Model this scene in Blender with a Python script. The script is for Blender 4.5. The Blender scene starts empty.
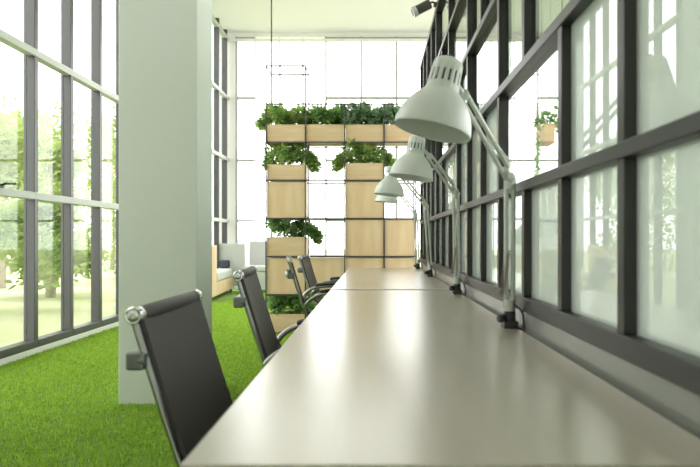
import bpy, math, random
import numpy as np
from mathutils import Vector, Matrix

random.seed(7)
rng = np.random.default_rng(11)
S = bpy.context.scene
COL = S.collection
PI = math.pi

# ------------------------------------------------------------------ materials
def mat(name, color, rough=0.5, metal=0.0, spec=0.5, noise=None, bump=None, coat=0.0, sheen=0.0):
    """noise=(scale vector, second colour, detail), bump=(scale, strength, distance)"""
    m = bpy.data.materials.new(name); m.use_nodes = True
    nt = m.node_tree; b = nt.nodes['Principled BSDF']
    b.inputs['Base Color'].default_value = (*color, 1)
    b.inputs['Roughness'].default_value = rough
    b.inputs['Metallic'].default_value = metal
    b.inputs['Specular IOR Level'].default_value = spec
    b.inputs['Coat Weight'].default_value = coat
    b.inputs['Sheen Weight'].default_value = sheen
    if noise or bump:
        tc = nt.nodes.new('ShaderNodeTexCoord')
    if noise:
        mp = nt.nodes.new('ShaderNodeMapping'); mp.inputs['Scale'].default_value = noise[0]
        nz = nt.nodes.new('ShaderNodeTexNoise'); nz.inputs['Scale'].default_value = 1.0
        nz.inputs['Detail'].default_value = noise[2]
        cr = nt.nodes.new('ShaderNodeValToRGB')
        cr.color_ramp.elements[0].position = 0.35; cr.color_ramp.elements[1].position = 0.68
        cr.color_ramp.elements[0].color = (*color, 1); cr.color_ramp.elements[1].color = (*noise[1], 1)
        nt.links.new(tc.outputs['Object'], mp.inputs['Vector'])
        nt.links.new(mp.outputs['Vector'], nz.inputs['Vector'])
        nt.links.new(nz.outputs['Fac'], cr.inputs['Fac'])
        nt.links.new(cr.outputs['Color'], b.inputs['Base Color'])
    if bump:
        n2 = nt.nodes.new('ShaderNodeTexNoise'); n2.inputs['Scale'].default_value = bump[0]
        n2.inputs['Detail'].default_value = 3
        bp = nt.nodes.new('ShaderNodeBump'); bp.inputs['Strength'].default_value = bump[1]
        bp.inputs['Distance'].default_value = bump[2]
        nt.links.new(tc.outputs['Object'], n2.inputs['Vector'])
        nt.links.new(n2.outputs['Fac'], bp.inputs['Height'])
        nt.links.new(bp.outputs['Normal'], b.inputs['Normal'])
    return m

def glass(name, tint, ior, base=0.0, rough=0.0, frost=0.0):
    m = bpy.data.materials.new(name); m.use_nodes = True
    nt = m.node_tree; nt.nodes.clear()
    out = nt.nodes.new('ShaderNodeOutputMaterial')
    tr = nt.nodes.new('ShaderNodeBsdfTransparent'); tr.inputs['Color'].default_value = (*tint, 1)
    gl = nt.nodes.new('ShaderNodeBsdfGlossy'); gl.inputs['Roughness'].default_value = rough
    gl.inputs['Color'].default_value = (0.92, 0.94, 0.92, 1)
    # Schlick reflectance from the angle alone, the same on both faces of the pane
    ge = nt.nodes.new('ShaderNodeNewGeometry')
    dt = nt.nodes.new('ShaderNodeVectorMath'); dt.operation = 'DOT_PRODUCT'
    nt.links.new(ge.outputs['Incoming'], dt.inputs[0]); nt.links.new(ge.outputs['Normal'], dt.inputs[1])
    def mth(op, x, y=None):
        n = nt.nodes.new('ShaderNodeMath'); n.operation = op; n.use_clamp = op == 'ADD'
        for i, q in enumerate((x, y)):
            if q is None: continue
            if isinstance(q, (int, float)): n.inputs[i].default_value = q
            else: nt.links.new(q, n.inputs[i])
        return n.outputs['Value']
    f0 = ((ior - 1) / (ior + 1)) ** 2 + base
    p5 = mth('POWER', mth('SUBTRACT', 1.0, mth('ABSOLUTE', dt.outputs['Value'])), 5.0)
    fac = mth('ADD', mth('MULTIPLY', p5, 1 - f0), f0)
    mx = nt.nodes.new('ShaderNodeMixShader')
    nt.links.new(fac, mx.inputs['Fac'])
    if frost:
        tl = nt.nodes.new('ShaderNodeBsdfTranslucent'); tl.inputs['Color'].default_value = (0.66, 0.70, 0.66, 1)
        df = nt.nodes.new('ShaderNodeBsdfDiffuse'); df.inputs['Color'].default_value = (0.66, 0.70, 0.66, 1)
        m1 = nt.nodes.new('ShaderNodeMixShader'); m1.inputs['Fac'].default_value = 0.4
        nt.links.new(tl.outputs['BSDF'], m1.inputs[1]); nt.links.new(df.outputs['BSDF'], m1.inputs[2])
        m2 = nt.nodes.new('ShaderNodeMixShader'); m2.inputs['Fac'].default_value = frost
        nt.links.new(tr.outputs['BSDF'], m2.inputs[1]); nt.links.new(m1.outputs['Shader'], m2.inputs[2])
    body = m2.outputs['Shader'] if frost else tr.outputs['BSDF']
    nt.links.new(body, mx.inputs[1]); nt.links.new(gl.outputs['BSDF'], mx.inputs[2])
    nt.links.new(mx.outputs['Shader'], out.inputs['Surface'])
    return m

def leafmat(name, c1, c2, scale=3.0, trans=0.35):
    m = bpy.data.materials.new(name); m.use_nodes = True
    nt = m.node_tree; nt.nodes.clear()
    out = nt.nodes.new('ShaderNodeOutputMaterial')
    tc = nt.nodes.new('ShaderNodeTexCoord')
    nz = nt.nodes.new('ShaderNodeTexNoise'); nz.inputs['Scale'].default_value = scale; nz.inputs['Detail'].default_value = 4
    cr = nt.nodes.new('ShaderNodeValToRGB')
    cr.color_ramp.elements[0].position = 0.36; cr.color_ramp.elements[1].position = 0.64
    cr.color_ramp.elements[0].color = (*c1, 1); cr.color_ramp.elements[1].color = (*c2, 1)
    d = nt.nodes.new('ShaderNodeBsdfDiffuse'); t = nt.nodes.new('ShaderNodeBsdfTranslucent')
    mx = nt.nodes.new('ShaderNodeMixShader'); mx.inputs['Fac'].default_value = trans
    nt.links.new(tc.outputs['Object'], nz.inputs['Vector']); nt.links.new(nz.outputs['Fac'], cr.inputs['Fac'])
    nt.links.new(cr.outputs['Color'], d.inputs['Color']); nt.links.new(cr.outputs['Color'], t.inputs['Color'])
    nt.links.new(d.outputs['BSDF'], mx.inputs[1]); nt.links.new(t.outputs['BSDF'], mx.inputs[2])
    nt.links.new(mx.outputs['Shader'], out.inputs['Surface'])
    return m

M = {}
M['white'] = mat('white_plaster', (0.88, 0.865, 0.87), 0.9)
M['ceiling'] = mat('ceiling_paint', (0.88, 0.865, 0.91), 0.9)
M['pillar'] = mat('pillar_paint', (0.70, 0.74, 0.70), 0.75)
M['kerb'] = mat('white_kerb', (0.82, 0.84, 0.80), 0.6)
M['fin'] = mat('grey_aluminium_fin', (0.055, 0.058, 0.057), 0.38, 0.0, 0.6)
M['rail_light'] = mat('pale_window_rail', (0.52, 0.55, 0.52), 0.4)
M['far_fin'] = mat('light_grey_window_metal', (0.35, 0.36, 0.355), 0.4)
M['frame'] = mat('dark_partition_metal', (0.025, 0.024, 0.023), 0.4, 0.0, 0.45)
M['base_panel'] = mat('grey_partition_panel', (0.27, 0.275, 0.26), 0.25)
M['pane'] = glass('tinted_partition_glass', (0.67, 0.725, 0.68), 1.75, 0.05)
M['frosted'] = glass('hazy_partition_glass', (0.67, 0.725, 0.68), 1.75, 0.05, 0.0, 0.6)
M['clear'] = glass('clear_glass', (0.97, 0.985, 0.975), 1.3)
M['window_glass'] = glass('window_glass', (0.95, 0.98, 0.96), 1.35)
M['laminate'] = mat('beige_laminate', (0.45, 0.395, 0.31), 0.32, 0.0, 1.0,
                    noise=((26, 1.2, 26), (0.48, 0.425, 0.335), 4), coat=1.0)
M['laminate'].node_tree.nodes['Principled BSDF'].inputs['Coat Roughness'].default_value = 0.26
M['laminate'].node_tree.nodes['Principled BSDF'].inputs['Coat IOR'].default_value = 1.85
M['table_metal'] = mat('grey_table_metal', (0.45, 0.46, 0.46), 0.4, 0.5)
M['edge'] = mat('table_edging', (0.28, 0.22, 0.15), 0.5)
M['leather'] = mat('dark_grey_leather', (0.082, 0.077, 0.074), 0.58, 0.0, 0.4, bump=(160, 0.15, 0.002))
M['chrome'] = mat('polished_aluminium', (0.72, 0.73, 0.72), 0.18, 1.0)
M['side'] = mat('dull_aluminium', (0.46, 0.46, 0.455), 0.3, 1.0)
M['blackplastic'] = mat('black_plastic', (0.03, 0.03, 0.032), 0.45)
M['spread'] = mat('cast_grey_metal', (0.22, 0.23, 0.23), 0.35, 0.7)
M['lamp'] = mat('mint_white_enamel', (0.65, 0.69, 0.66), 0.35, 0.0, 0.5)
M['lamp_in'] = mat('white_enamel', (0.80, 0.83, 0.80), 0.5)
M['lamp_arm'] = mat('grey_lamp_metal', (0.50, 0.54, 0.50), 0.35, 0.3)
M['spring'] = mat('brown_spring_wire', (0.24, 0.17, 0.13), 0.4, 0.5)
M['bulb'] = mat('frosted_bulb', (0.85, 0.85, 0.82), 0.3)
M['ply'] = mat('birch_plywood', (0.67, 0.485, 0.275), 0.55, noise=((9, 9, 1.6), (0.77, 0.60, 0.38), 6))
M['plyh'] = mat('birch_plywood_flat_grain', (0.60, 0.42, 0.24), 0.55, noise=((1.6, 9, 12), (0.73, 0.56, 0.35), 6))
M['soil'] = mat('potting_soil', (0.05, 0.035, 0.025), 0.95, bump=(60, 0.6, 0.02))
M['rack'] = mat('black_rack_steel', (0.07, 0.07, 0.068), 0.45)
M['leafA'] = leafmat('deep_green_leaf', (0.16, 0.32, 0.11), (0.42, 0.60, 0.24), 9, 0.58)
M['leafB'] = leafmat('fresh_green_leaf', (0.22, 0.40, 0.11), (0.60, 0.72, 0.28), 9, 0.58)
M['leafC'] = leafmat('blue_green_leaf', (0.20, 0.36, 0.20), (0.48, 0.62, 0.40), 9, 0.58)
M['tree'] = leafmat('pale_tree_leaf', (0.20, 0.30, 0.08), (0.45, 0.53, 0.20), 0.9, 0.45)  # pale yellow-green foliage, tone varied by noise
M['bark'] = mat('tree_bark', (0.30, 0.26, 0.20), 0.9, bump=(12, 0.6, 0.03))
M['lawn'] = mat('outdoor_lawn', (0.33, 0.36, 0.17), 0.95, noise=((0.6, 0.6, 0.6), (0.44, 0.45, 0.30), 4))
M['turf'] = mat('artificial_turf_base', (0.17, 0.31, 0.045), 0.9, noise=((5, 5, 5), (0.23, 0.38, 0.06), 5),
                bump=(170, 0.9, 0.02))
M['pale_floor'] = mat('pale_grey_floor', (0.62, 0.63, 0.61), 0.45)
M['blade'] = leafmat('turf_blade', (0.27, 0.46, 0.055), (0.45, 0.63, 0.10), 26, 0.45)
M['fabric'] = mat('light_grey_fabric', (0.56, 0.58, 0.57), 0.9, sheen=0.2, bump=(90, 0.2, 0.003))
M['navy'] = mat('dark_navy_fabric', (0.05, 0.06, 0.09), 0.9)
M['silver'] = mat('silver_ring', (0.7, 0.7, 0.7), 0.3, 1.0)
M['lens'] = mat('spot_lens', (0.8, 0.8, 0.78), 0.2)

# ------------------------------------------------------------------ mesh helpers
class MB:
    def __init__(s): s.v = []; s.f = []
    def add(s, v, f):
        o = len(s.v); s.v += [tuple(p) for p in v]; s.f += [tuple(i + o for i in q) for q in f]; return s
    def box(s, x0, x1, y0, y1, z0, z1, mtx=None):
        v = [Vector((x, y, z)) for z in (z0, z1) for y in (y0, y1) for x in (x0, x1)]
        if mtx: v = [mtx @ p for p in v]
        return s.add(v, [(0, 2, 3, 1), (4, 5, 7, 6), (0, 1, 5, 4), (2, 6, 7, 3), (0, 4, 6, 2), (1, 3, 7, 5)])
    def tube(s, pts, r, n=10, caps=True, squash=None):
        """swept tube; r number or list"""
        pts = [Vector(p) for p in pts]; k = len(pts)
        rs = r if isinstance(r, (list, tuple)) else [r] * k
        up = None; v = []; f = []
        for i, p in enumerate(pts):
            d = (pts[min(i + 1, k - 1)] - pts[max(i - 1, 0)]).normalized()
            if up is None:
                up = d.orthogonal().normalized()
                if squash: up = Vector(squash[0]); up = (up - d * up.dot(d)).normalized()
            else:
                up = (up - d * up.dot(d)).normalized()
            w = d.cross(up)
            for j in range(n):
                a = 2 * PI * j / n
                q = squash[1] if squash else 1.0
                v.append(p + up * (math.cos(a) * rs[i] * q) + w * (math.sin(a) * rs[i]))
        for i in range(k - 1):
            for j in range(n):
                a, b = i * n + j, i * n + (j + 1) % n
                f.append((a, b, b + n, a + n))
        if caps:
            f.append(tuple(range(n - 1, -1, -1))); f.append(tuple((k - 1) * n + j for j in range(n)))
        return s.add(v, f)
    def lathe(s, prof, origin, axis, n=32, skip=None, close=True):
        """prof: list of (r, h) along axis"""
        axis = Vector(axis).normalized(); u = axis.orthogonal().normalized(); w = axis.cross(u)
        o = Vector(origin); v = []; f = []
        for r, h in prof:
            for j in range(n):
                a = 2 * PI * j / n
                v.append(o + axis * h + (u * math.cos(a) + w * math.sin(a)) * r)
        for i in range(len(prof) - 1):
            for j in range(n):
                if skip and skip(i, j): continue
                a, b = i * n + j, i * n + (j + 1) % n
                f.append((a, b, b + n, a + n))
        if close:
            if prof[0][0] > 1e-5: f.append(tuple(range(n - 1, -1, -1)))
            if prof[-1][0] > 1e-5: f.append(tuple((len(prof) - 1) * n + j for j in range(n)))
        return s.add(v, f)
    def build(s, name, material, parent=None, smooth=False, bevel=0.0, seg=2, solid=0.0):
        me = bpy.data.meshes.new(name); me.from_pydata(s.v, [], s.f); me.update()
        if smooth:
            me.polygons.foreach_set('use_smooth', [True] * len(me.polygons))
        me.materials.append(material)
        o = bpy.data.objects.new(name, me); COL.objects.link(o)
        if parent is not None: o.parent = parent
        if solid:
            md = o.modifiers.new('solid', 'SOLIDIFY'); md.thickness = solid; md.offset = -1
        if bevel:
            md = o.modifiers.new('bevel', 'BEVEL'); md.width = bevel; md.segments = seg; md.limit_method = 'ANGLE'
        if smooth and not bevel:
            try: me.set_sharp_from_angle(angle=math.radians(40))
            except Exception: pass
        return o

def bezier(pts, sub=6):
    """Catmull-Rom through the points"""
    P = [Vector(p) for p in pts]; P = [P[0] * 2 - P[1]] + P + [P[-1] * 2 - P[-2]]
    out = []
    for i in range(1, len(P) - 2):
        for k in range(sub):
            t = k / sub
            a, b, c, d = P[i - 1], P[i], P[i + 1], P[i + 2]
            out.append(0.5 * ((2 * b) + (c - a) * t + (2 * a - 5 * b + 4 * c - d) * t * t + (3 * b - a - 3 * c + d) * t ** 3))
    out.append(P[-2]); return out

def tag(o, label=None, cat=None, group=None, kind=None):
    if label: o['label'] = label
    if cat: o['category'] = cat
    if group: o['group'] = group
    if kind: o['kind'] = kind
    return o

def empty(name, loc=(0, 0, 0), rz=0.0):
    o = bpy.data.objects.new(name, None); COL.objects.link(o)
    o.location = loc; o.rotation_euler = (0, 0, rz); o.empty_display_size = 0.1
    return o

def struct(o, label=None):
    return tag(o, label, kind='structure')

# ------------------------------------------------------------------ room shell
XL, XR, YB, YF, ZC = -3.12, 4.4, -2.6, 12.5, 5.34
struct(MB().box(XL - .1, .50, YB - .1, YF + .15, -0.12, 0).build('floor', M['turf']))
struct(MB().box(.50, XR + .1, YB - .1, YF + .15, -0.12, 0).build('floor_right', M['pale_floor']))
struct(MB().box(XL - .1, XR + .1, YB - .1, YF + .15, ZC, ZC + .12).build('ceiling', M['ceiling']))
struct(MB().box(XL - .1, XR + .1, YB - .1, YB, 0, ZC).build('wall_back', M['white']))
rw = MB().box(XR, XR + .1, 7.4, YF + .1, 0, ZC).box(XR, XR + .1, YB, 7.4, 0, .5).box(XR, XR + .1, YB, 7.4, 4.7, ZC).box(XR, XR + .1, YB, -2.2, .5, 4.7)
struct(rw.build('wall_right', M['white']))
fw = MB()
fw.box(XL - .1, -2.86, YF, YF + .12, 0, ZC)
fw.box(-2.86, XR, YF, YF + .12, 5.25, ZC)
fw.box(-2.86, XR, YF, YF + .12, 0, .1)
struct(fw.build('wall_front', M['white']))
struct(MB().box(-3.0, XR, YF - .06, YF, 5.14, 5.2).build('trim_1', M['white'], bevel=.01))
# left kerb under the glazing
struct(MB().box(XL - .1, -3.0, YB, YF, 0, 0.06).build('baseboard_left', M['kerb'], bevel=.006))

# left window wall: one window per bay
RZ = (1.38, 2.655, 3.93, 5.16)
wn = 1
ys = [5.32 + .635 * k for k in range(-3, 12)]
ys = [y for y in ys if y < YF - .15]
YW = ys[0] - .575
edges = [YW] + ys + [YF]
struct(MB().box(XL - .1, -3.0, YB, YW, .06, ZC).build('wall_left', M['white']))  # out-of-view stretch kept solid to darken the near part of the room
for i in range(len(edges) - 1):
    y0, y1 = edges[i], edges[i + 1]
    w = empty('window_%d' % wn, (0, 0, 0)); struct(w); wn += 1
    # mullion fin closing this bay at its far side
    if i < len(edges) - 2:
        MB().box(-3.10, -3.0, y1, y1 + .06, .06, ZC).build('mullion', M['fin'], w, bevel=.004)
    MB().box(-3.09, -2.998, y0 + (.0 if i == 0 else .06), y1, .06, .128).build('sill_rail', M['fin'], w, bevel=.004)
    lo = .128
    for z in RZ:
        MB().box(-3.08, -2.994, y0, y1, z, z + .065).build('transom', M['rail_light'], w, bevel=.004)
        MB().box(-3.078, -3.068, y0 + .06, y1, lo, z).build('pane', M['window_glass'], w)
        lo = z + .065
    MB().box(-3.078, -3.068, y0 + .06, y1, lo, ZC).build('pane', M['window_glass'], w)
    if y0 < 4.9 < y1:      # the one handle in view, on the lower transom
        h = MB(); h.tube([(-2.985, 4.80, 1.455), (-2.95, 4.82, 1.475), (-2.95, 4.95, 1.485)], .010, 8)
        h.box(-2.995, -2.975, 4.76, 4.84, 1.44, 1.47)
        h.build('handle', M['blackplastic'], w, smooth=True)

# far window wall
def far_window(x0, x1, plain=False):
    global wn
    w = empty('window_%d' % wn); struct(w); wn += 1
    MB().box(x0 - .018, x0 + .018, YF - .03, YF + .08, .1, 5.25).build('mullion', M['white' if plain else 'far_fin'], w)
    lo = .1
    if plain:
        MB().box(x0 + .018, x1 - .018, YF + .03, YF + .04, .1, 5.25).build('pane', M['window_glass'], w); return
    for z in (1.40, 2.66, 3.96, 5.2):
        MB().box(x0 + .018, x1 - .018, YF - .02, YF + .08, z, z + .04).build('transom', M['far_fin'], w)
        MB().box(x0 + .018, x1 - .018, YF + .03, YF + .04, lo, z).build('pane', M['window_glass'], w)
        lo = z + .045
fx = [-.98 + .735 * k for k in range(8)]
for a, b in zip(fx[:-1], fx[1:]): far_window(a, b)
far_window(-2.84, -2.44)
for a, b in ((-2.44, -1.94), (-1.94, -1.46), (-1.46, -.98)): far_window(a, b, True)

for k in range(8):         # unseen windows added beyond the partition to bring in fill daylight
    y0, y1 = -2.2 + 1.2 * k, -1.0 + 1.2 * k
    w = empty('window_%d' % wn); struct(w); wn += 1
    MB().box(XR + .01, XR + .09, y1 - .05, y1, .5, 4.7).build('mullion', M['fin'], w)
    for z in (.5, 2.2, 3.6):
        MB().box(XR + .01, XR + .09, y0, y1 - .05, z, z + .05).build('transom', M['fin'], w)
    for za, zb in ((.55, 2.2), (2.25, 3.6), (3.65, 4.7)):
        MB().box(XR + .04, XR + .05, y0, y1 - .05, za, zb).build('pane', M['window_glass'], w)
# pillar
struct(MB().box(-1.575, -1.088, 3.71, 4.06, 0, ZC).build('pillar', M['pillar'], bevel=.006))

# ------------------------------------------------------------------ glazed partition
PX = .475
part = empty('glazed_partition', (PX, 1.15, 0))
struct(part, 'dark grey gridded glass partition standing along the right side of the desks')
def P(mb, name, m, **k):
    mb.v = [(x - PX, y - 1.15, z) for x, y, z in mb.v]
    return mb.build(name, m, part, **k)
rails = [(.794, .84), (1.176, 1.208), (1.562, 1.594), (1.948, 1.98), (2.335, 2.367), (2.735, 2.775)]
Y0P, Y1P = -.74, 6.04
P(MB().box(PX + .004, PX + .05, Y0P, Y1P, 0, .794), 'base_panel', M['base_panel'], bevel=.003)
for (a, b) in rails:
    P(MB().box(PX - .004, PX + .055, Y0P, Y1P, a, b), 'rail', M['frame'], bevel=.003)
posts = [1.135 + .376 * k for k in range(-5, 14)]
missing = {1: (2, 7), 2: (1, 4, 8), 3: (2, 6, 9), 4: (1, 5, 8)}      # row -> posts left out (wider panes)
for r in range(5):
    z0, z1 = rails[r][1], rails[r + 1][0]
    ks = [k for k in range(-5, 14) if k not in missing.get(r, ())]
    for k in ks:
        y = 1.135 + .376 * k
        d = .058 if k in (5, 9) else .038
        P(MB().box(PX, PX + d, y, y + .034, z0, z1), 'post', M['frame'], bevel=.002)
    for ka, kb in zip(ks[:-1], ks[1:]):
        ya, yb = 1.135 + .376 * ka + .034, 1.135 + .376 * kb
        m = M['clear'] if (r == 1 and ka == 1) else M['frosted'] if r < 2 else M['pane']
        P(MB().box(PX + .024, PX + .030, ya, yb, z0, z1), 'pane', m)

# spotlight clamped on top of the partition
sp = tag(empty('spotlight', (PX, 4.5, 2.775)), 'small dark spotlight clamped to the top rail of the glass partition', 'spotlight')
MB().box(-.02, .03, -.03, .03, 0, .02).build('clamp', M['blackplastic'], sp, bevel=.003)
MB().tube([(0, 0, .015), (-.03, 0, .03), (-.06, 0, .012)], .008, 8).build('stem', M['blackplastic'], sp, smooth=True)
ax = Vector((-.82, 0, -.42))
MB().lathe([(.02, 0), (.036, .004), (.036, .115), (.03, .118)], (-.045, 0, .018), ax, 20).build('body', M['rack'], sp, smooth=True)
MB().lathe([(.037, .116), (.041, .118), (.041, .15), (.033, .15), (.033, .14)], (-.045, 0, .018), ax, 20).build('rim', M['silver'], sp, smooth=True)

# ------------------------------------------------------------------ desks
def desk(name, y0, y1, label, seam):
    root = tag(empty(name, (-.241, y0, 0)), label, 'desk', 'long shared desks')
    W = .703; L = y1 - y0
    MB().box(0, W, 0, L - .004, .712, .74).build('tabletop', M['laminate'], root, bevel=.0025)
    for y in (.14, L - .2):
        MB().box(.06, .66, y, y + .05, .672, .712).build('crossbar', M['table_metal'], root, bevel=.003)
        for x in (.06, .61):
            MB().box(x, x + .05, y, y + .05, .02, .672).build('leg', M['table_metal'], root, bevel=.003)
            MB().lathe([(.018, 0), (.022, .004), (.022, .014), (.012, .02)], (x + .025, y + .025, 0), (0, 0, 1), 16).build('foot', M['blackplastic'], root, smooth=True)
    for x in (.09, .58):
        MB().box(x, x + .04, .19, L - .2, .675, .71).build('stretcher', M['table_metal'], root, bevel=.003)
    if seam:
        MB().box(0.001, W - .001, L - .03, L + .03, .7401, .7425).build('joining_strip', M['table_metal'], root, bevel=.001)
    return root
desk('desk', .747, 3.387, 'nearer long beige desk, filling the foreground below the first two lamps', True)
desk('desk.001', 3.387, 6.03, 'farther long beige desk, beyond the seam in front of the plant rack', False)

# ------------------------------------------------------------------ office chairs
def chair(loc, rz, dz, label, ad=0.0):
    root = tag(empty('office_chair', (loc[0], loc[1], 0), rz), label, 'chair', 'office chairs along the desk')
    prof = [(-.345, .845), (-.329, .79), (-.302, .70), (-.264, .58), (-.236, .51), (-.178, .462), (-.09, .45),
            (.05, .452), (.15, .462), (.205, .455), (.235, .425)]
    prof = bezier([(x, 0, z + dz) for x, z in prof], 5)
    n = len(prof)
    HW = .214
    def sheet(a, b, th):
        mb = MB(); v = []; f = []
        for i in range(a, b):
            d = (prof[min(i + 1, n - 1)] - prof[max(i - 1, 0)]).normalized()
            nrm = Vector((d.z, 0, -d.x))
            rib = .0004 * (1 if (i % 2) else -1)
            for s in (1, -1):
                for j in range(9):
                    y = -HW + 2 * HW * j / 8
                    dish = .012 * (1 - (y / HW) ** 2)
                    q = prof[i] + nrm * (s * th / 2 + dish + (rib if s < 0 else -rib) )
                    v.append((q.x, y, q.z))
        m = b - a
        for i in range(m - 1):
            A = i * 18; B = A + 18
            for j in range(8):
                f.append((A + j, A + j + 1, B + j + 1, B + j))
                f.append((A + 9 + j, B + 9 + j, B + 10 + j, A + 10 + j))
            f.append((A, B, B + 9, A + 9)); f.append((A + 8, A + 17, B + 17, B + 8))
        for A in (0, (m - 1) * 18):
            for j in range(8): f.append((A + j, A + 9 + j, A + 10 + j, A + 1 + j))
        return mb.add(v, f)
    split = 22
    sheet(0, split + 1, .016).build('backrest', M['leather'], root, smooth=True)
    sheet(split, n, .022).build('seat', M['leather'], root, smooth=True)
    # rolled head bar with metal end discs
    t = prof[0]
    roll = MB().lathe([(.0165, -.205), (.0175, -.2), (.0175, .2), (.0165, .205)], (t.x - .007, 0, t.z), (0, 1, 0), 20).build('head_roll', M['leather'], root, smooth=True)
    for s in (-1, 1):
        c = MB().lathe([(.0185, 0), (.0195, .003), (.0195, .024), (.0165, .028), (.0135, .027), (.011, .029), (.005, .029), (.003, .027)],
                       (t.x - .007, s * .203, t.z), (0, s, 0), 24)
        c.build('end_disc', M['chrome'], root, smooth=True)
        MB().tube([(p.x - .012 * (1 - i / len(prof)), s * .219, p.z - .008 * (i / len(prof))) for i, p in enumerate(prof)], .008, 10).build('side_frame', M['side'], root, smooth=True)
        # arm loop and pad
        arm = bezier([(-.252, s * .232, .545 + dz + ad), (-.24, s * .255, .578 + dz + ad), (-.19, s * .272, .618 + dz + ad), (-.12, s * .276, .637 + dz + ad), (.02, s * .276, .642 + dz + ad),
                      (.085, s * .274, .628 + dz + ad), (.108, s * .266, .58 + dz + ad), (.10, s * .246, .50 + dz), (.085, s * .228, .462 + dz)], 6)
        a = MB().tube(arm, .0125, 10).build('armrest', M['side'], root, smooth=True)
        MB().tube(bezier([(-.16, s * .274, .645 + dz + ad), (-.12, s * .276, .653 + dz + ad), (.02, s * .276, .657 + dz + ad), (.07, s * .275, .648 + dz + ad)], 4), [.012] + [.019] * 11 + [.012], 10,
                  squash=((0, 0, 1), .6)).build('arm_pad', M['blackplastic'], a, smooth=True)
    # spreader behind the back
    sx, sz = -.352, .748 + dz
    spr = MB().tube(bezier([(sx + .030, -.222, sz + .002), (sx - .004, -.205, sz), (sx - .012, -.12, sz), (sx - .012, .12, sz), (sx - .004, .205, sz), (sx + .030, .222, sz + .002)], 5),
                    [.017] * 26, 10, squash=((0, 0, 1), .9)).build('back_spreader', M['spread'], root, smooth=True)
    for s in (-1, 1):
        MB().box(sx - .016, sx + .024, s * .222 - .012, s * .222 + .012, sz - .02, sz + .02).build('bracket', M['spread'], spr, bevel=.006)
    MB().tube([(-.1, -.222, .447 + dz), (-.1, .222, .447 + dz)], .014, 10).build('seat_spreader', M['spread'], root, smooth=True)
    MB().tube([(.09, -.222, .447 + dz), (.09, .222, .447 + dz)], .014, 10).build('seat_spreader', M['spread'], root, smooth=True)
    MB().box(-.12, .11, -.06, .06, .385 + dz, .44 + dz).build('tilt_mechanism', M['blackplastic'], root, bevel=.012)
    MB().lathe([(.027, .1), (.027, .26), (.017, .262), (.017, .40 + dz)], (0, 0, 0), (0, 0, 1), 20).build('gas_lift', M['chrome'], root, smooth=True)
    MB().lathe([(.03, .085), (.045, .09), (.045, .13), (.032, .14)], (0, 0, 0), (0, 0, 1), 20).build('base_hub', M['chrome'], root, smooth=True)
    for k in range(5):
        a = 2 * PI * k / 5 + .3
        u = Vector((math.cos(a), math.sin(a), 0))
        lg = MB().tube([u * .03 + Vector((0, 0, .115)), u * .16 + Vector((0, 0, .105)), u * .29 + Vector((0, 0, .08))], [.024, .02, .014], 10).build('leg', M['chrome'], root, smooth=True)
        ca = MB(); w = Vector((-u.y, u.x, 0)); c = u * .29 + Vector((0, 0, .028))
        for s in (-1, 1):
            ca.lathe([(.02, 0), (.028, .003), (.028, .017), (.02, .02)], c + w * (s * .006), w * s, 18)
        ca.tube([c + Vector((0, 0, .01)), c + Vector((0, 0, .055))], .008, 8)
        ca.build('castor', M['blackplastic'], lg, smooth=True)
    return root
chair((-.162, 1.515), 0.0, .012, 'nearest dark grey office chair, largest, leaning back before the pale pillar', -.075)
chair((-.165, 2.465), math.radians(4.5), .042, 'second dark grey office chair from the front, just right of the pale pillar', -.045)
chair((-.222, 4.13), math.radians(9), .042, 'third office chair from the front, turned so its back is seen edge on')
chair((-.228, 5.02), math.radians(-2), .03, 'farthest office chair, thin frame showing just behind the third chair')

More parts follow.
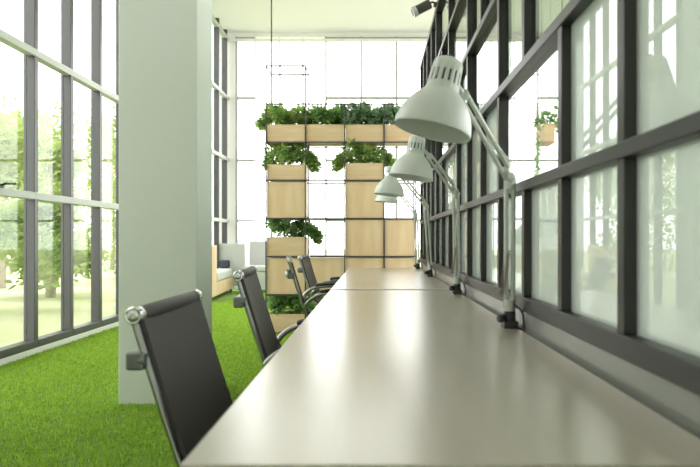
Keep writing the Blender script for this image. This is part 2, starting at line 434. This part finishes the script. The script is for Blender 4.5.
# ------------------------------------------------------------------ desk lamps
def lamp(base, elbow, joint, rim, axis, label, sc=1.0):
    B = Vector(base)
    root = tag(empty('desk_lamp', base), label, 'lamp', 'architect lamps clamped along the desk')
    L = lambda p: Vector(p) - B
    e, j, rc = L(elbow), L(joint), L(rim)
    ax = Vector(axis).normalized()
    # clamp on the desk's rear edge
    cl = MB(); cl.box(-.022, .022, -.028, .028, 0, .022).box(.010, .018, -.028, .028, -.052, .0).box(-.022, .018, -.028, .028, -.058, -.046)
    cl.lathe([(.016, 0), (.019, .006), (.019, .05), (.015, .056)], (0, 0, .0), (0, 0, 1), 18)
    c = cl.build('clamp', M['blackplastic'], root, bevel=.002)
    MB().tube([(-.01, 0, -.045), (-.01, 0, -.01)], .005, 8).build('clamp_screw', M['lamp_arm'], c)
    MB().lathe([(.006, 0), (.013, .004), (.013, .02), (.009, .024)], (-.018, -.006, .03), (-1, -.4, 0), 14).build('knob', M['blackplastic'], c, smooth=True)
    p0 = Vector((0, 0, .055))
    d = (e - p0).normalized(); side = Vector((0, 1, 0))
    side = (side - d * side.dot(d)).normalized(); off = d.cross(side)
    ar = MB()
    for s in (-1, 1):
        ar.tube([p0 + off * s * .011, e + off * s * .012], .0075, 8)
    ar.tube([p0 - d * .02, p0 + d * .035], .017, 12).tube([e - d * .035, e + d * .012], .016, 12)
    la = ar.build('lower_arm', M['lamp_arm'], root, smooth=True)
    q0, q1 = p0 + d * .05 + off * .026, p0 + d * .19 + off * .006
    for s in (-1, 1):
        pts = []
        for k in range(97):
            t = k / 96; a = 2 * PI * 16 * t
            pts.append(q0.lerp(q1, t) + side * (s * .018 + .0055 * math.cos(a)) + off * (.0055 * math.sin(a)))
        MB().tube(pts, .0016, 5).build('spring', M['spring'], la, smooth=True)
    d2 = (j - e).normalized(); s2 = (Vector((0, 1, 0)) - d2 * d2.y).normalized(); o2 = d2.cross(s2)
    ar = MB()
    for s in (-1, 1):
        ar.tube([e + o2 * s * .012, j + o2 * s * .010], .007, 8)
    ar.tube([e - d2 * .02, e + d2 * .04], .016, 12)
    MBk = MB().lathe([(.008, 0), (.014, .003), (.014, .012), (.009, .016)], e + Vector((0, -.03, 0)), (0, 1, 0), 18)
    ua = ar.build('upper_arm', M['lamp_arm'], root, smooth=True)
    MBk.build('elbow_knob', M['lamp_arm'], root, smooth=True)
    q0, q1 = e + d2 * .045 - o2 * .018, e + d2 * .17 - o2 * .006
    for s in (-1, 1):
        pts = []
        for k in range(97):
            t = k / 96; a = 2 * PI * 16 * t
            pts.append(q0.lerp(q1, t) + s2 * (s * .017 + .005 * math.cos(a)) + o2 * (.005 * math.sin(a)))
        MB().tube(pts, .0016, 5).build('spring', M['lamp_arm'], ua, smooth=True)
    # shade: bell with a slotted neck
    R = .110 * sc
    prof = [(R, 0), (R * 1.005, .004), (R * .985, .019), (R * .945, .038), (R * .875, .059), (R * .77, .079), (R * .635, .097), (R * .51, .110), (R * .445, .118),
            (R * .43, .126), (R * .42, .136), (R * .40, .172), (R * .385, .194), (R * .355, .204), (R * .27, .210), (R * .12, .212)]
    prof = [(r, h * sc) for r, h in prof]
    sh = MB().lathe(prof, rc, ax, 48, skip=lambda i, k: i == 10 and k % 3 == 1, close=False).build('lamp_shade', M['lamp'], root, smooth=True, solid=.0022)
    sh.data.materials.append(M['lamp_in'])
    so = MB().lathe([(.020, .15 * sc), (.024, .152 * sc), (.024, .2 * sc), (.01, .202 * sc)], rc, ax, 20).build('socket', M['blackplastic'], sh, smooth=True)
    MB().lathe([(.002, .045), (.02, .05), (.030, .07), (.030, .09), (.018, .13), (.014, .155 * sc)], rc, ax, 20).build('bulb', M['bulb'], sh, smooth=True)
    MB().lathe([(.012, .207 * sc), (.012, .22 * sc), (.007, .224 * sc)], rc, ax, 14).build('switch', M['blackplastic'], sh, smooth=True)
    # yoke between the arm and the neck
    nk = rc + ax * (.165 * sc)
    y = MB().tube([j + d2 * .01, j.lerp(nk, .5) + Vector((0, 0, .006)), nk + (j - nk).normalized() * R * .36], .0095, 10)
    y.lathe([(.01, 0), (.017, .003), (.017, .02), (.01, .023)], j + Vector((0, -.012, 0)), (0, 1, 0), 16)
    y.build('yoke', M['lamp_arm'], root, smooth=True)
    # cable looping down behind the clamp
    MB().tube(bezier([p0 + Vector((.012, -.012, .02)), Vector((.034, -.03, .05)), Vector((.036, -.034, .0)), Vector((.016, -.036, .006))], 6), .0035, 7).build('cable', M['blackplastic'], root, smooth=True)
    return root
lamp((.437, 1.92, .74), (.438, 1.92, 1.218), (.262, 1.74, 1.44), (.166, 1.69, 1.326), (.24, .03, .97),
     'nearest pale mint desk lamp, largest of the row, shade high before the partition')
lamp((.437, 3.12, .74), (.430, 3.12, 1.268), (.285, 3.02, 1.44), (.190, 3.0, 1.330), (.16, .02, .98),
     'second pale mint desk lamp from the front, shade under the nearest one')
lamp((.437, 4.6, .74), (.405, 4.6, 1.285), (.215, 4.45, 1.49), (.118, 4.4, 1.350), (.10, .02, .99),
     'third pale mint desk lamp from the front, small, before the wooden boxes')
lamp((.437, 5.82, .74), (.415, 5.82, 1.27), (.225, 5.82, 1.52), (.128, 5.8, 1.385), (.08, 0, .99),
     'farthest desk lamp, its shade mostly hidden behind the third lamp')

# ------------------------------------------------------------------ plant rack
CX = [-1.159 + .4265 * k for k in range(4)] + [.463]
RZs = [.012 + .4135 * k for k in range(8)]          # row levels, bottom to top
FY, BY = 6.5, 6.85
rack = tag(empty('plant_rack', (CX[0], FY, 0)), 'tall thin black metal rack holding planters and plywood boxes behind the desks', 'rack')
def RK(mb, name, m=None):
    mb.v = [(x - CX[0], y - FY, z) for x, y, z in mb.v]
    return mb.build(name, m or M['rack'], rack)
t = .0068
for i, x in enumerate(CX):
    top = RZs[7] if i < 2 else RZs[6]
    RK(MB().box(x - t, x + t, FY - t, FY + t, 0, top + t), 'upright')
    RK(MB().box(x - t, x + t, BY - t, BY + t, 0, ZC if i == 0 else top + t), 'upright')
for r, z in enumerate(RZs):
    x1 = CX[1] if r == 7 else CX[-1]
    for y in (FY, BY):
        RK(MB().box(CX[0], x1, y - t, y + t, z - t, z + t), 'rail')
    for i, x in enumerate(CX):
        if x <= x1 + .01:
            RK(MB().box(x - t * .8, x + t * .8, FY, BY, z - t * .8, z + t * .8), 'cross_bar')

def foliage_mesh(cx, cy, z0, wx, wy, h, n, size, droop_l=0.0, droop_r=0.0, seed=0):
    """bushy mound of small folded leaves gathered in round bunches"""
    rr = random.Random(seed); mb = MB(); bun = []
    m = max(5, int(wx / .03))
    for k in range(m):
        u = -1 + 2 * (k + .5) / m + rr.uniform(-.06, .06)
        bun.append((cx + u * wx * .5, cy + rr.uniform(-.42, .42) * wy, z0 + h * rr.uniform(.40, 1.0), h * rr.uniform(.30, .44)))
    for side, dr in ((-1, droop_l), (1, droop_r)):
        for k in range(int(dr * 40)):
            q = (k + 1) / (dr * 40)
            bun.append((cx + side * (wx * .5 + dr * q * .72), cy + rr.uniform(-.3, .3) * wy, z0 + h * (.5 - .5 * q * q) + rr.uniform(-.01, .02), h * .24))
    for k in range(n):
        bx, by, bz, br = bun[k % len(bun)]
        o = Vector((rr.gauss(0, 1), rr.gauss(0, 1), rr.gauss(0, 1))).normalized()
        p = Vector((bx, by, bz)) + o * br * rr.uniform(.45, 1.0)
        if p.z < z0 and abs(p.x - cx) < wx * .5: p.z = z0 + rr.random() * .02
        s = size * rr.uniform(.6, 1.2)
        d = (o + Vector((rr.uniform(-.7, .7), rr.uniform(-.7, .7), rr.uniform(-.5, .5)))).normalized()
        sd = d.cross(Vector((rr.uniform(-.5, .5), rr.uniform(-.5, .5), 1))).normalized(); nn = d.cross(sd)
        q = [p, p + d * s * .35 + sd * s * .30, p + d * s * .75 + sd * s * .22, p + d * s, p + d * s * .75 - sd * s * .22, p + d * s * .35 - sd * s * .30,
             p + d * s * .5 - nn * s * .07]
        mb.add(q, [(0, 1, 6), (1, 2, 6), (2, 3, 6), (3, 4, 6), (4, 5, 6), (5, 0, 6)])
    return mb

def stems(cx, cy, z0, wx, wy, h, n, seed):
    rr = random.Random(seed + 99); mb = MB()
    for k in range(n):
        x = cx + rr.uniform(-.42, .42) * wx; y = cy + rr.uniform(-.35, .35) * wy
        mb.tube([(x, y, z0), (x + rr.uniform(-.03, .03), y + rr.uniform(-.03, .03), z0 + h * rr.uniform(.5, .85))], .003, 5)
    return mb

def planter(x0, x1, z, hb, leaf, label, h=.2, n=420, dl=0, dr=0, seed=0, group='wooden planters on the rack', fx=0.0):
    W = x1 - x0; D = BY - FY - .02; y0 = FY - .012
    root = tag(empty('planter', ((x0 + x1) / 2, (FY + BY) / 2, z)), label, 'planter', group)
    b = MB(); hw = W / 2; y0 = -D / 2; y1 = D / 2; th = .016
    b.box(-hw, hw, y0, y0 + th, 0, hb).box(-hw, hw, y1 - th, y1, 0, hb).box(-hw, -hw + th, y0 + th, y1 - th, 0, hb).box(hw - th, hw, y0 + th, y1 - th, 0, hb)
    b.box(-hw + th, hw - th, y0 + th, y1 - th, 0, th)
    b.build('box', M['plyh'], root, bevel=.002)
    MB().box(-hw + th, hw - th, y0 + th, y1 - th, th, hb - .02).build('soil', M['soil'], root)
    f = foliage_mesh(fx, 0, hb - .015, W, D, h, int(n * 5), .047, dl, dr, seed).build('foliage', leaf, root)
    stems(0, 0, hb - .02, W, D, h, 26, seed).build('stem', M['leafA'], f)
    return root
T = .009
g = .008
def cell(c, r): return CX[c] + g, CX[c + 1] - g, RZs[r] + T
# row levels: r=5 is the long top row
names = ['leftmost planter of the long top row on the rack, leaves spilling past the left upright',
         'second planter from the left in the long top row on the rack',
         'third planter from the left in the long top row on the rack',
         'rightmost planter of the long top row on the rack, beside the nearest lamp shade']
for c in range(4):
    x0, x1, z = cell(c, 5)
    planter(x0 - (.02 if c == 0 else 0), x1, z, .185, [M['leafB'], M['leafA'], M['leafC'], M['leafC']][c], names[c], .19, 560, dl=.09 if c == 0 else 0, seed=c + 1)
x0, x1, z = cell(0, 4); planter(x0, x1, z, .165, M['leafB'], 'bushy planter at the left of the rack, directly below the long top row', .22, 620, .07, .16, seed=11)
x0, x1, z = cell(2, 4); planter(x0, x1, z, .180, M['leafB'], 'bushy planter in the middle of the rack above the two stacked plywood boxes', .20, 660, .16, .15, seed=15)
x0, x1, z = cell(0, 2); planter(x0, x1, z, .205, M['leafA'], 'planter halfway down the left of the rack, between two plywood boxes', .19, 600, .02, .18, seed=17)
x0, x1, z = cell(0, 0); planter(x0, x1, z, .195, M['leafA'], 'planter at the bottom left of the rack near the green floor', .21, 560, .0, .06, seed=19)

def plybox(c, r, label):
    x0, x1, z = cell(c, r); H = RZs[r + 1] - T - z - .004
    root = tag(empty('plywood_box', ((x0 + x1) / 2, (FY + BY) / 2, z)), label, 'box', 'plywood boxes on the rack')
    hw = (x1 - x0) / 2; D = .32; th = .015
    b = MB().box(-hw, hw, -D / 2 + .018, D / 2, 0, th).box(-hw, hw, -D / 2 + .018, D / 2, H - th, H)
    b.box(-hw, -hw + th, -D / 2 + .018, D / 2, th, H - th).box(hw - th, hw, -D / 2 + .018, D / 2, th, H - th).box(-hw + th, hw - th, D / 2 - th, D / 2, th, H - th)
    b.build('carcass', M['plyh'], root, bevel=.0015)
    MB().box(-hw, hw, -D / 2 - .004, -D / 2 + .018, 0, H).build('front_panel', M['ply'], root, bevel=.002)
plybox(0, 3, 'square plywood box at the left of the rack, under a bushy planter')
plybox(2, 3, 'upper of two plywood boxes stacked in the middle of the rack')
plybox(2, 2, 'lower of two plywood boxes stacked in the middle of the rack')
plybox(3, 2, 'plywood box at the right end of the rack behind the lamp arms')
plybox(0, 1, 'plywood box low at the left of the rack, behind the second chair')
plybox(1, 1, 'plywood box low on the rack, partly hidden behind the two far chairs')
plybox(2, 1, 'plywood box in the middle column of the rack, just showing above the desk edge')
plybox(3, 1, 'plywood box at the lower right of the rack, just showing above the desk edge')

# ------------------------------------------------------------------ booth sofa by the far left windows
sofa = tag(empty('booth_sofa', (-2.78, 9.75, 0), math.radians(3.2)), 'plywood booth sofa with light grey cushions beyond the pillar', 'sofa')
MB().box(-.17, .14, 0, 2.2, .07, .30).build('base', M['ply'], sofa, bevel=.004)
MB().box(-.17, .14, 0, .5, .30, .93).build('end_panel', M['ply'], sofa, bevel=.004)
MB().box(-.15, .15, .52, 2.0, .30, .47).build('seat_cushion', M['fabric'], sofa, bevel=.05, seg=4)
MB().box(-.16, .36, 2.02, 2.2, .12, .95).build('back_panel', M['fabric'], sofa, bevel=.02, seg=3)
for x in (-.12, .09):
    for y in (.06, 2.1):
        MB().lathe([(.025, -.02), (.035, -.016), (.035, .016), (.025, .02)], (x, y, .036), (1, 0, 0), 16).build('castor', M['blackplastic'], sofa, smooth=True)
cu = tag(MB().box(-.11, .09, -.05, .05, 0, .16).build('throw_pillow', M['navy'], bevel=.04, seg=4), 'small dark pillow lying on the grey booth sofa', 'pillow')
cu.location = (-2.86, 11.62, .472)
s2 = tag(empty('booth_sofa', (-2.08, 11.6, 0)), 'grey upholstered booth seat farther back, right of the plywood sofa', 'sofa')
MB().box(-.42, .42, 0, .6, .08, .40).build('base', M['fabric'], s2, bevel=.01)
MB().box(-.42, .42, -.02, .5, .40, .52).build('seat_cushion', M['fabric'], s2, bevel=.04, seg=3)
MB().box(-.42, .42, .5, .64, .40, 1.0).build('back_panel', M['fabric'], s2, bevel=.02, seg=3)
for x in (-.36, .36):
    for y in (.06, .54):
        MB().box(x - .02, x + .02, y - .02, y + .02, 0, .08).build('leg', M['blackplastic'], s2)

# ------------------------------------------------------------------ hanging planter beyond the partition
hp = tag(empty('hanging_planter', (2.02, 7.0, 2.13)), 'small wooden hanging planter with a trailing vine, seen through the partition', 'planter')
b = MB(); b.box(-.06, .06, -.14, -.126, 0, .22).box(-.06, .06, .126, .14, 0, .22).box(-.06, -.046, -.126, .126, 0, .22).box(.046, .06, -.126, .126, 0, .22).box(-.046, .046, -.126, .126, 0, .014)
b.build('box', M['plyh'], hp, bevel=.002)
MB().box(-.046, .046, -.126, .126, .014, .2).build('soil', M['soil'], hp)
foliage_mesh(0, 0, .20, .14, .26, .17, 420, .045, .06, .10, seed=31).build('foliage', M['leafA'], hp)
v = MB(); rr = random.Random(5)
for k in range(60):
    z = .24 - .0115 * k; a = rr.uniform(0, 2 * PI); p = Vector((-.115 + .012 * math.sin(k * .5), -.05, z))
    d = Vector((math.cos(a), math.sin(a) * .6, -.5)).normalized(); s = Vector((0, 0, 1)).cross(d).normalized()
    v.add([p, p + d * .035 + s * .026, p + d * .07, p + d * .035 - s * .026], [(0, 1, 2), (0, 2, 3)])
v.tube(bezier([(-.03, -.05, .22), (-.08, -.05, .26), (-.112, -.05, .22), (-.115, -.05, -.42)], 5), .003, 5)
v.build('vine', M['leafB'], hp)
for x in (-.05, .05):
    MB().tube([(x, 0, .0), (x, 0, ZC - 2.13)], .0025, 6).build('cable', M['rack'], hp)

# ------------------------------------------------------------------ artificial grass blades over the floor in view
def turf():
    N = 210000
    y = .2 + 12.2 * rng.random(N) ** 1.35
    x = -2.99 + 3.45 * rng.random(N)
    keep = ~((x > -1.58) & (x < -1.083) & (y > 3.705) & (y < 4.065)) & ~((x < -2.4) & (y > 9.7)) & ~((x < -1.6) & (y > 11.5))
    x, y = x[keep], y[keep]; n = len(x)
    a = rng.random(n) * 2 * PI; w = .0028 + .0012 * rng.random(n); h = .014 + .016 * rng.random(n)
    w = w * (.7 + y / 5)
    lx, ly = rng.normal(0, .008, n), rng.normal(0, .008, n)
    V = np.zeros((n, 3, 3), np.float32)
    V[:, 0, 0] = x - np.cos(a) * w; V[:, 0, 1] = y - np.sin(a) * w
    V[:, 1, 0] = x + np.cos(a) * w; V[:, 1, 1] = y + np.sin(a) * w
    V[:, 2, 0] = x + lx; V[:, 2, 1] = y + ly; V[:, 2, 2] = h
    me = bpy.data.meshes.new('artificial_grass')
    me.vertices.add(n * 3); me.vertices.foreach_set('co', V.ravel())
    me.loops.add(n * 3); me.loops.foreach_set('vertex_index', np.arange(n * 3, dtype=np.int32))
    me.polygons.add(n); me.polygons.foreach_set('loop_start', np.arange(n, dtype=np.int32) * 3)
    me.update(calc_edges=True); me.validate()
    me.materials.append(M['blade'])
    o = bpy.data.objects.new('artificial_grass', me); COL.objects.link(o)
    tag(o, 'bright green artificial grass blades covering the floor', 'grass', kind='stuff')
turf()

# ------------------------------------------------------------------ outdoors
gm = MB().box(-60, XL - .12, -30, 70, -.30, -.12).box(XL - .12, 60, YF + .2, 70, -.30, -.12).box(XR + .12, 60, -30, YF + .2, -.30, -.12).build('ground', M['lawn'])
struct(gm)
def tree(x, y, h, cr, label, seed, n=5200, low=.12):
    rr = random.Random(seed)
    root = tag(empty('tree', (x, y, -.12)), label, 'tree', 'trees outside the left windows')
    MB().tube([(0, 0, 0), (.05, .03, h * .3), (-.03, .05, h * .6), (.02, 0, h * .85)], [.10, .085, .05, .02], 9).build('trunk', M['bark'], root, smooth=True)
    mb = MB(); blobs = [(rr.uniform(-1, 1) * cr * .7, rr.uniform(-1, 1) * cr * .7, h * rr.uniform(low, .95), cr * rr.uniform(.35, .6)) for _ in range(11)]
    for k in range(n):
        bx, by, bz, br = rr.choice(blobs)
        d = Vector((rr.gauss(0, 1), rr.gauss(0, 1), rr.gauss(0, 1))).normalized() * br * rr.uniform(.5, 1.05)
        p = Vector((bx, by, bz)) + d; s = rr.uniform(.10, .19)
        if p.z < .15: continue
        e = Vector((rr.gauss(0, 1), rr.gauss(0, 1), rr.gauss(0, .6))).normalized(); f = e.orthogonal().normalized()
        mb.add([p, p + e * s * .5 + f * s * .3, p + e * s, p + e * s * .5 - f * s * .3], [(0, 1, 2, 3)])
    mb.build('crown', M['tree'], root)
spots = [(-6.2, 9.0, 4.0, 1.2, 1), (-8.8, 14.2, 5.0, 1.6, 2), (-7.2, 18.6, 4.8, 1.6, 3), (-12.5, 19.5, 5.5, 2.0, 4), (-10.0, 23.0, 5.4, 2.0, 5), (-15.0, 27.0, 5.6, 2.2, 6),
         (-5.3, 5.9, 3.4, .8, 7), (-6.4, 11.9, 3.2, .9, 8), (-12.0, 10.6, 4.4, 1.4, 9)]
for x, y, h, cr, sd in spots:
    tree(x, y, h, cr, 'pale green leafy tree outside the tall left windows', sd)

# ------------------------------------------------------------------ light: bright overcast sky, daylight only
W = bpy.data.worlds.new('overcast_sky'); S.world = W; W.use_nodes = True
bg = W.node_tree.nodes['Background']
bg.inputs['Color'].default_value = (1.0, 0.945, 0.96, 1); bg.inputs['Strength'].default_value = 1.35
def portal(name, loc, rot, sx, sy):
    l = bpy.data.lights.new(name, 'AREA'); l.shape = 'RECTANGLE'; l.size = sx; l.size_y = sy
    l.cycles.is_portal = True
    o = bpy.data.objects.new(name, l); COL.objects.link(o); o.location = loc; o.rotation_euler = rot
portal('left_portal', (XL - .02, (YW + YF) / 2, ZC / 2), (0, -PI / 2, 0), ZC, YF - YW)
portal('far_portal', (.8, YF + .1, ZC / 2), (-PI / 2, 0, 0), 7.3, ZC)

portal('right_portal', (XR + .12, 2.6, 2.6), (0, PI / 2, 0), 4.3, 9.7)

# ------------------------------------------------------------------ camera
cd = bpy.data.cameras.new('camera'); cam = bpy.data.objects.new('camera', cd); COL.objects.link(cam)
cam.location = (0, 0, 1.02); cam.rotation_euler = (PI / 2, 0, 0)
cd.sensor_width = 36; cd.lens = 600 * 36 / 700
cd.shift_x = -(373 - 350) / 700; cd.shift_y = (240 - 233.5) / 700
cd.clip_start = .05; cd.clip_end = 300
cd.dof.use_dof = True; cd.dof.focus_distance = 4.4; cd.dof.aperture_fstop = 4.5
S.camera = cam

S.view_settings.view_transform = 'Standard'; S.view_settings.look = 'None'
S.view_settings.gamma = 1.0; S.view_settings.use_curve_mapping = False
S.view_settings.exposure = 2.05
try:
    S.cycles.use_denoising = True
    S.cycles.max_bounces = 12; S.cycles.diffuse_bounces = 6; S.cycles.glossy_bounces = 6; S.cycles.transparent_max_bounces = 24
    S.cycles.sample_clamp_indirect = 6
except Exception:
    pass
